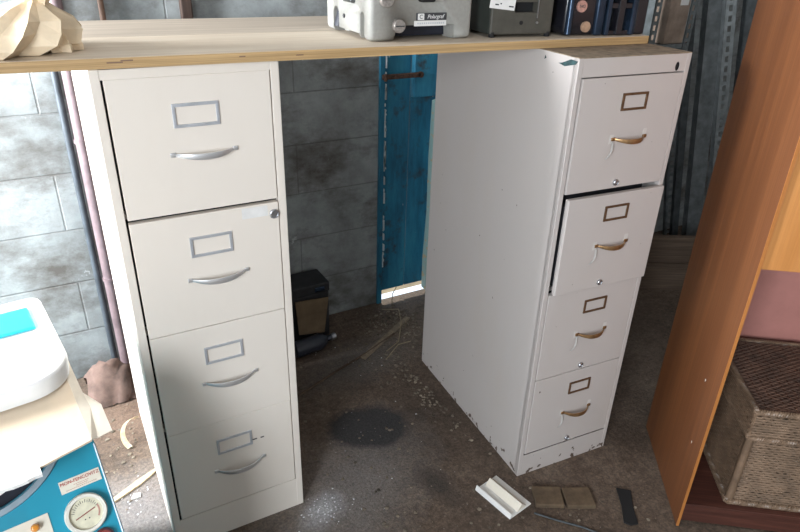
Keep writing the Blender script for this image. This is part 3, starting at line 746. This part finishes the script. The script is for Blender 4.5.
# ------------------------------------------------------------------ brown bookcase with wicker hamper
KA = R(-37.06)
K = thing('bookcase', 'tall brown wooden bookcase with orange cupboard door and open bottom shelf', 'bookcase', (1.4313, 0.7614, 0), KA)
KW, KD, KH = 0.92, 0.446, 1.75
MB().box(0.0, 0.008, 0.0, KD, 0, KH, 0.001).build('side_panel', M['teak'], K)
MB().box(KW - 0.016, KW, 0.0, KD, 0, KH, 0.001).build('side_panel', M['teak'], K)
MB().box(0.0002, 0.0078, -0.0025, 0.0, 0.0, KH).build('front_lipping', M['teak_edge'], K)
MB().box(0.008, KW - 0.016, KD - 0.012, KD - 0.002, 0.06, KH - 0.02).build('back_panel', M['pink'], K)
MB().box(0.008, KW - 0.016, 0.01, KD - 0.012, 0.062, 0.08, 0.001).build('bottom_shelf', M['plinth'], K)
MB().box(0.008, KW - 0.016, 0.012, 0.03, 0.012, 0.062).build('plinth_rail', M['plinth'], K)
MB().box(0.008, KW - 0.016, 0.024, KD - 0.012, 0.869, 0.885).build('middle_shelf', M['teak'], K)
MB().box(0.0, KW, 0.0, KD, KH, KH + 0.018, 0.001).build('top_board', M['teak'], K)
MB().box(0.0105, KW / 2 - 0.001, 0.003, 0.022, 0.871, KH - 0.004, 0.001).build('door', M['orange'], K)
MB().box(KW / 2 + 0.001, KW - 0.018, 0.003, 0.022, 0.871, KH - 0.004, 0.001).build('door', M['orange'], K)
for y, z in ((0.09, 0.47), (0.06, 0.27)): MB().box(-0.0005, 0.001, y, y + 0.003, z, z + 0.007).build('paint_speck', M['white_paper'], K)

BK = thing('wicker_hamper', 'brown wicker hamper with hinged lid on the bottom shelf of the bookcase', 'hamper', (1.4313, 0.7614, 0.081), KA)
bx0, bx1, by0, by1 = 0.135, 0.74, 0.035, 0.40
LZ, TZ = 0.262, 0.352
def weave_wall(mb, p0, p1, z0, z1, nrm, pitch=0.0082, stake=0.022, r=0.0042, amp=0.0013):
    p0 = Vector(p0); p1 = Vector(p1); L_ = (p1 - p0).length; d = (p1 - p0) / L_; n = Vector(nrm)
    ns = max(2, int(L_ / stake)); rows = int((z1 - z0) / pitch)
    for j in range(rows):
        z = z0 + (j + 0.5) * (z1 - z0) / rows; pts = []
        for i in range(ns * 2 + 1):
            a = i / (ns * 2); pts.append(p0 + d * (L_ * a) + n * (amp * (0 if i % 2 else 0) + amp * math.cos(PI * i / 1.0 * 1.0 + PI * j) * (1 if i % 2 == 0 or True else 0)) + Vector((0, 0, z + random.uniform(-.0012, .0012))))
        mb.tube(pts, r * random.uniform(0.85, 1.15), 5)
    for i in range(ns + 1):
        q = p0 + d * (L_ * i / ns) - n * 0.001
        mb.tube([q + Vector((0, 0, z0)), q + Vector((0, 0, z1))], 0.003, 5)
bb = MB()
bb.box(bx0 + 0.012, bx1 - 0.012, by0 + 0.012, by1 - 0.012, 0.0, LZ - 0.004)
weave_wall(bb, (bx0 + 0.008, by0 + 0.006, 0), (bx1 - 0.008, by0 + 0.006, 0), 0.012, LZ - 0.004, (0, -1, 0))
weave_wall(bb, (bx0 + 0.006, by1 - 0.008, 0), (bx0 + 0.006, by0 + 0.008, 0), 0.012, LZ - 0.004, (-1, 0, 0))
bb.build('basket', M['wicker'], BK, True, 60)
pr_ = MB()
for (x, y) in ((bx0 + 0.008, by0 + 0.008), (bx1 - 0.008, by0 + 0.008), (bx0 + 0.008, by1 - 0.008), (bx1 - 0.008, by1 - 0.008)):
    pr_.tube([(x, y, 0.0), (x, y, LZ)], 0.012, 10)
def braid(mb, P0, P1, r=0.006, turns=60):
    P0 = Vector(P0); P1 = Vector(P1); d = (P1 - P0); up = Vector((0, 0, 1)); sd = d.normalized().cross(up)
    for ph in (0, PI * 2 / 3, PI * 4 / 3):
        pts = [P0 + d * (i / (turns * 4)) + (up * math.sin(i * PI / 4 + ph) + sd * math.cos(i * PI / 4 + ph)) * r for i in range(turns * 4 + 1)]
        mb.tube(pts, r * 0.75, 5)
braid(pr_, (bx0, by0, 0.008), (bx1, by0, 0.008)); braid(pr_, (bx0, by1, 0.008), (bx0, by0, 0.008), turns=36)
braid(pr_, (bx0, by0, LZ - 0.008), (bx1, by0, LZ - 0.008)); braid(pr_, (bx0, by1, LZ - 0.008), (bx0, by0, LZ - 0.008), turns=36)
pr_.build('basket_border', M['wicker'], BK, True, 60)
ld_ = MB(); e = 0.006
ld_.box(bx0 + 0.008, bx1 - 0.008, by0 + 0.008, by1 - 0.008, LZ, TZ - 0.006)
weave_wall(ld_, (bx0 - e, by0 - e, 0), (bx1 + e, by0 - e, 0), LZ + 0.004, TZ - 0.008, (0, -1, 0))
weave_wall(ld_, (bx0 - e, by1, 0), (bx0 - e, by0 - e, 0), LZ + 0.004, TZ - 0.008, (-1, 0, 0))
ld_.build('lid_side', M['wicker'], BK, True, 60)
lt = MB()
nx = int((bx1 - bx0) / 0.026); rows = int((by1 - by0) / 0.0078)
for j in range(rows):
    y = by0 + (j + .5) * (by1 - by0) / rows; pts = []
    for i in range(nx * 2 + 1): pts.append((bx0 + (bx1 - bx0) * i / (nx * 2), y + random.uniform(-.001, .001), TZ - 0.003 + 0.0018 * math.cos(PI * i + PI * j)))
    lt.tube(pts, 0.0037 * random.uniform(0.85, 1.1), 5)
for i in range(nx + 1):
    x = bx0 + (bx1 - bx0) * i / nx; lt.tube([(x, by0, TZ - 0.003), (x, by1, TZ - 0.003)], 0.003, 5)
lt.build('lid_top', M['wicker_dark'], BK, True, 60)
lbn = MB()
braid(lbn, (bx0 - e, by0 - e, TZ - 0.003), (bx1 + e, by0 - e, TZ - 0.003), 0.0055); braid(lbn, (bx0 - e, by1, TZ - 0.003), (bx0 - e, by0 - e, TZ - 0.003), 0.0055, 36)
braid(lbn, (bx0 - e, by1, TZ - 0.003), (bx1 + e, by1, TZ - 0.003), 0.0055)
lbn.build('lid_border', M['wicker'], BK, True, 60)

# ------------------------------------------------------------------ slotted steel, planks behind the pale cabinet
def slotted(name, label, bot, top, w, mat, group=None, faceang=0.0, slots=True, slot_w=0.4):
    b = Vector(bot); t_ = Vector(top); Lg = (t_ - b).length
    o = thing(name, label, 'steel angle', bot, 0, group)
    mb = MB(); th = 0.0025
    if slots:
        a = w * (1 - slot_w) / 2
        mb.box(-w / 2, -w / 2 + a, 0, th, 0, Lg).box(w / 2 - a, w / 2, 0, th, 0, Lg)
        z = 0.0
        while z < Lg - 0.05: mb.box(-w / 2 + a, w / 2 - a, 0, th, z, z + 0.018); z += 0.045
    else: mb.box(-w / 2, w / 2, 0, th, 0, Lg)
    mb.box(-w / 2, -w / 2 + th, 0, w * 0.8, 0, Lg)
    d = (t_ - b).normalized()
    x = Vector((math.cos(faceang), math.sin(faceang), 0)); y = d.cross(x).normalized(); x = y.cross(d)
    rot = Matrix((x, y, d)).transposed().to_4x4()
    ob = mb.build('flange', mat, o); ob.data.transform(rot)
    return o
FA = R(-30)
G = 'loose slotted steel angles leaning in the corner'
slotted('steel_angle', 'grey slotted steel angle leaning close beside the pale cabinet', (3.05, 2.16, 0.0), (2.63, 2.24, 2.0), 0.045, M['dexion'], G, FA)
slotted('steel_angle', 'broad plain grey steel angle among the leaning bundle of slotted ones', (3.02, 1.98, 0.0), (2.74, 2.10, 2.0), 0.075, M['dexion'], G, FA, False)
slotted('steel_angle', 'slotted steel angle with dark holes, nearest the brown bookcase', (3.02, 1.86, 0.0), (2.735, 2.04, 2.0), 0.05, M['dexion'], G, FA, True, 0.34)
slotted('steel_angle', 'dark bluish steel angle half hidden by the brown bookcase', (3.10, 1.84, 0.0), (2.85, 2.0, 2.0), 0.05, M['dexion_dark'], G, FA, False)
slotted('steel_angle', 'narrow dark steel angle between the two grey ones', (2.92, 2.02, 0.0), (2.60, 2.12, 2.0), 0.035, M['dexion_dark'], G, FA, False)
slotted('steel_angle', 'dark slotted steel angle low behind the planks', (2.76, 2.14, 0.0), (2.69, 2.28, 1.6), 0.035, M['dexion_dark'], G, FA)

SH = thing('shelving_rack', 'grey slotted steel shelving rack behind the pale cabinet', 'rack', (2.37, 2.01, 0))
def post(x, y):
    mb = MB(); th = 0.0025; w_ = 0.042; a = 0.013
    mb.box(x, x + a, y, y + th, 0, 1.5).box(x + w_ - a, x + w_, y, y + th, 0, 1.5); z = 0
    while z < 1.48: mb.box(x + a, x + w_ - a, y, y + th, z, z + 0.016); z += 0.038
    mb.box(x, x + th, y, y + w_, 0, 1.5)
    mb.build('post', M['dexion'], SH)
for x, y in ((0, 0), (0.228, 0.0), (0, 0.26), (0.228, 0.26)): post(x, y)
for z in (1.17, 0.62):
    MB().box(0.003, 0.267, 0.003, 0.30, z - 0.02, z, 0.002).build('shelf', M['dexion'], SH)
tin = thing('tin_box', 'scuffed tan tin box on the steel rack above the pale cabinet corner', 'box', (2.475, 2.016, 1.1715), R(0))
MB().box(0, 0.158, 0, 0.22, 0, 0.24, 0.004).build('body', M['tan_box'], tin)
MB().box(-0.003, 0.161, -0.003, 0.223, 0.24, 0.27, 0.003).build('lid', M['tan_box'], tin)
MB().box(0.06, 0.11, -0.001, 0.0, 0.16, 0.20).build('white_patch', M['white_paper'], tin)  # flat white patch on the tin front

PA = R(-28)
for z0, z1, lab_, dy in ((0.0, 0.128, 'lower grimy plank on edge on the floor between pale cabinet and bookcase', 0.0), (0.150, 0.285, 'upper grimy plank on edge above another plank, between pale cabinet and bookcase', 0.012)):
    pt = thing('plank', lab_, 'plank', (2.30, 1.96, z0 + 0.0005), PA, 'planks on edge by the steel angles')
    MB().box(-0.05, 0.68, dy, dy + 0.04, 0, z1 - z0, 0.003).build('timber', M['plank'], pt)
bl = MB()
bl.box(0.02, 0.6, 0.004, 0.036, 0, 0.0205)
b_ = bl.build('batten_strip', M['plank']); b_.location = (2.30, 1.96, 0.129); b_.rotation_euler = (0, 0, PA); tag(b_, 'thin batten between the two grimy planks', 'batten')

# ------------------------------------------------------------------ behind the gap and on the floor
C_ = thing('crate', 'small black crate against the back wall behind the cream cabinet', 'crate', (0.755, 2.19, 0.0005))
MB().box(0, 0.165, 0, 0.13, 0, 0.22, 0.006).build('body', M['crate'], C_)
MB().box(-0.004, 0.169, -0.004, 0.134, 0.22, 0.265, 0.008).build('lid', M['crate'], C_)
MB().box(0.10, 0.145, -0.008, 0.0, 0.23, 0.25, 0.003).build('grip', M['bluesteel'], C_)
bc = tag(MB().prism([(0, 0), (0.112, -0.015), (0.148, 0.135), (0.0, 0.145)], 'y', 0, 0.006).build('board_scrap', M['browncard']), 'brown board scrap leaning on the black crate', 'board scrap')
bc.location = (0.765, 2.150, 0.065); bc.rotation_euler = (R(-12), 0, 0)
bo = thing('bottle', 'dark glass bottle lying on its side in front of the black crate', 'bottle', (0.80, 2.105, 0.036))
bo.rotation_euler = (0, R(90), R(8))
MB().lathe([(0, -0.08), (0.03, -0.08), (0.035, -0.07), (0.035, 0.04), (0.026, 0.06), (0.013, 0.075), (0.013, 0.105)], 24).build('body', M['bottle'], bo, True)
MB().lathe([(0.015, 0.095), (0.015, 0.115), (0, 0.115)], 16).build('cap', M['steel'], bo, True)

def stick(name, label, cat, pts, r, mat, group=None):
    return tag(MB().tube(pts, r, 6).build(name, mat, None, True), label, cat, group)
lt_ = tag(MB().box(-0.19, 0.19, -0.012, 0.012, 0, 0.008, 0.001).build('lath', M['lath']), 'flat grey lath lying on the floor in front of the blue door', 'lath')
lt_.location = (1.13, 2.055, 0.001); lt_.rotation_euler = (0, 0, R(31))
stick('stick', 'long thin dark stick on the floor from the cream cabinet towards the door', 'stick', [(0.62, 1.84, 0.006), (0.82, 1.92, 0.007), (1.0, 1.985, 0.006), (1.17, 2.06, 0.008)], 0.0045, M['plank'])
stick('twig', 'bent pale straw twig lying by the door threshold', 'twig', [(1.22, 2.27, 0.004), (1.27, 2.2, 0.03), (1.24, 2.12, 0.012), (1.16, 2.0, 0.004), (1.08, 1.96, 0.004)], 0.0022, M['twig'], 'straw twigs by the door')
stick('twig', 'forked straw twig beside the grey lath', 'twig', [(1.05, 1.91, 0.003), (1.14, 1.97, 0.012), (1.21, 1.98, 0.004)], 0.002, M['twig'], 'straw twigs by the door')
stick('twig', 'short straw twig standing against the door frame corner', 'twig', [(1.29, 2.30, 0.003), (1.285, 2.29, 0.06), (1.30, 2.28, 0.1)], 0.002, M['twig'], 'straw twigs by the door')

# leaf litter, chips and dust crumbs: uncountable
db = MB(); rnd = random.Random(11)
def crumb(mb, x, y, sz):
    b = bmesh.new(); bmesh.ops.create_icosphere(b, subdivisions=1, radius=sz)
    for v in b.verts: v.co *= rnd.uniform(0.6, 1.2); v.co.z *= 0.45
    mb._merge(b, Matrix.Translation((x, y, sz * 0.3)) @ Matrix.Rotation(rnd.uniform(0, 6), 4, 'Z'))
for k in range(800):
    c = rnd.random()
    if c < 0.4: x, y = rnd.gauss(1.22, 0.09), rnd.gauss(2.15, 0.09)
    elif c < 0.62: x, y = rnd.gauss(1.10, 0.03), rnd.gauss(1.66, 0.16)
    elif c < 0.8: x, y = rnd.uniform(0.55, 1.1), rnd.uniform(1.3, 2.2)
    elif c < 0.9: x, y = rnd.gauss(0.05, 0.05), rnd.gauss(1.95, 0.15)
    else: x, y = rnd.uniform(0.5, 1.4), rnd.uniform(0.8, 1.3)
    if y > 2.31 or (0.08 < x < 0.48 and 1.35 < y < 2.04) or (x > 1.11 and 1.1 < y < 1.86 and x < 1.55): continue
    crumb(db, x, y, rnd.uniform(0.0015, 0.0085))
tag(db.build('floor_litter', M['debris']), 'brown crumbs and leaf litter strewn over the floor', 'litter', kind='stuff')
df = MB()
for k in range(120):
    c = rnd.random()
    if c < 0.6: x, y = rnd.gauss(0.515, 0.035), rnd.gauss(1.31, 0.03)
    elif c < 0.85: x, y = rnd.uniform(0.6, 1.05), rnd.uniform(1.2, 2.1)
    else: x, y = rnd.gauss(0.02, 0.03), rnd.gauss(1.62, 0.05)
    if (0.08 < x < 0.48 and 1.35 < y < 2.04): continue
    crumb(df, x, y, rnd.uniform(0.001, 0.0038))
tag(df.build('plaster_flakes', M['flake']), 'white plaster flakes scattered on the floor by the cream cabinet', 'flakes', kind='stuff')

# left corner scraps
rg = MB(); rows = []; rnd = random.Random(21)
for i in range(9):
    row = []
    for j in range(9):
        a, c = i / 8, j / 8; hgt = 0.13 * math.sin(PI * min(1, a * 1.0)) * (0.6 + 0.4 * math.sin(PI * c)) + rnd.uniform(0, 0.03)
        if i in (0, 8): hgt = 0.002 + rnd.uniform(0, .004)
        row.append((-0.075 + 0.15 * c + rnd.uniform(-.008, .008), -0.09 + 0.16 * a + rnd.uniform(-.008, .008), 0.004 + hgt))
    rows.append(row)
ro = rg.sheet(rows, (0, 0, 0.003)).build('sacking', M['rag'], None, True, 70); ro.location = (0.03, 2.20, 0.001)
tag(ro, 'crumpled brown sacking on the floor at the foot of the pipe', 'sacking')
cv = MB(); rows = []
for i in range(14):
    q = i / 13; a = q * 4.2
    rows.append([(0.0 + 0.032 * math.cos(a) * (1 - q * .3), 0.055 - 0.11 * q, 0.034 + 0.03 * math.sin(a)), (0.016 + 0.032 * math.cos(a) * (1 - q * .3), 0.06 - 0.11 * q, 0.036 + 0.03 * math.sin(a))])
co = cv.sheet(rows, (0, 0, 0.001)).build('wood_shaving', M['pale_lath']); co.location = (0.044, 1.90, 0.0); tag(co, 'curled tan wood shaving beside the left side of the cream cabinet', 'shaving')
sp = MB().prism([(-0.085, -0.006), (0.0, -0.012), (0.075, -0.006), (0.08, 0.004), (0.01, 0.010), (-0.08, 0.010)], 'z', 0, 0.006).build('wood_splinter', M['pale_lath'])
sp.location = (0.035, 1.675, 0.001); sp.rotation_euler = (0, 0, R(29)); tag(sp, 'pale wood splinter on the floor right of the teal console', 'splinter')
pc = MB().prism([(-0.014, -0.008), (0.012, -0.01), (0.016, 0.006), (-0.004, 0.012)], 'z', 0, 0.004).build('paper_chip', M['white_paper'])
pc.location = (0.022, 1.625, 0.0005); tag(pc, 'small white paper chip beside the pale wood splinter', 'chip')

# in front of the pale cabinet
wc = thing('folded_card', 'white folded card wedge on the floor in front of the pale cabinet', 'card', (1.033, 1.090, 0.001), R(-80))
MB().prism([(-0.048, 0.0), (0.048, 0.0), (0.048, 0.002), (-0.048, 0.002)], 'x', -0.078, 0.07).build('base_leaf', M['white_paper'], wc)
MB().prism([(-0.012, 0.002), (0.030, 0.002), (0.006, 0.024)], 'x', -0.070, 0.066).build('raised_fold', M['carton_white'], wc)
MB().prism([(-0.05, 0.0), (-0.046, 0.0), (-0.042, 0.016), (-0.045, 0.016)], 'x', -0.078, 0.07).build('upturned_edge', M['white_paper'], wc)
ta = R(-30)
for i, (lx_, lab_) in enumerate(((0.0, 'left brown wooden block of the pair on the floor before the pale cabinet'), (0.096, 'right brown wooden block of the pair on the floor before the pale cabinet'))):
    q = MB().box(-0.045, 0.045, -0.038, 0.038, 0, 0.016, 0.003).build('wooden_block', M['tile'])
    q.location = (1.152 + lx_ * math.cos(ta), 1.022 + lx_ * math.sin(ta), 0.0005); q.rotation_euler = (0, 0, ta + R(3 * i)); tag(q, lab_, 'block', 'brown blocks on the floor')
rb = MB().prism([(-0.021, -0.068), (0.0, -0.075), (0.022, -0.066), (0.018, 0.0), (0.024, 0.066), (-0.022, 0.07), (-0.017, 0.0)], 'z', 0, 0.005, 0.001).build('rubber_strip', M['rubber'])
rb.location = (1.352, 0.882, 0.001); rb.rotation_euler = (0, 0, R(-37)); tag(rb, 'short black rubber strip on the floor near the brown bookcase', 'rubber strip')
rd = tag(MB().tube([(1.075, 0.995, 0.005), (1.12, 0.94, 0.005), (1.17, 0.885, 0.005), (1.2, 0.84, 0.005)], 0.003, 8).build('metal_rod', M['dexion_dark'], None, True), 'thin dark metal rod on the floor below the brown blocks', 'rod')

# ------------------------------------------------------------------ light
def area(name, loc, direction, sx, sy, power, col, spread=170):
    l = bpy.data.lights.new(name, 'AREA'); l.shape = 'RECTANGLE'; l.size = sx; l.size_y = sy; l.energy = power; l.color = col; l.spread = R(spread)
    o = bpy.data.objects.new(name, l); COL.objects.link(o); o.location = loc
    o.rotation_euler = Vector(direction).to_track_quat('-Z', 'Y').to_euler()
    return o
area('daylight_doorway', (WX - 0.05, (DYA + DYB) / 2, 1.55), (1, 0, -0.15), DYB - DYA, 1.2, 120, (0.88, 0.94, 1.0))
area('daylight_window', (WX - 0.05, (NYA + NYB) / 2, 1.45), (1, 0, 0), NYB - NYA, 1.15, 220, (0.92, 0.96, 1.0))

wd = bpy.data.worlds.new('sky'); SC.world = wd; wd.use_nodes = True
bgn = wd.node_tree.nodes['Background']; bgn.inputs['Color'].default_value = (0.80, 0.90, 1.0, 1); bgn.inputs['Strength'].default_value = 1.6
sun = bpy.data.lights.new('sun', 'SUN'); sun.energy = 4.0; sun.angle = R(1); sun.color = (1, 0.9, 0.75)
so = bpy.data.objects.new('sun', sun); COL.objects.link(so); so.rotation_euler = Vector((-0.3, -1, -0.9)).to_track_quat('-Z', 'Y').to_euler()

# ------------------------------------------------------------------ camera
cd = bpy.data.cameras.new('camera'); cam = bpy.data.objects.new('camera', cd); COL.objects.link(cam)
r2 = Vector((0.87270314, -0.48746325, 0.02772737)); u2 = Vector((0.2007767, 0.41005581, 0.889687)); fw = Vector((0.44505948, 0.77086563, -0.45572825))
mw = Matrix((r2, u2, -fw)).transposed().to_4x4(); mw.translation = Vector((0, 0, 1.555))
cam.matrix_world = mw
cd.sensor_fit = 'HORIZONTAL'; cd.sensor_width = 36; cd.lens = 638.345 / 800 * 36; cd.clip_start = 0.02
SC.camera = cam
SC.view_settings.view_transform = 'Standard'; SC.view_settings.look = 'None'; SC.view_settings.gamma = 1; SC.view_settings.exposure = 0.0
SC.view_settings.use_curve_mapping = False
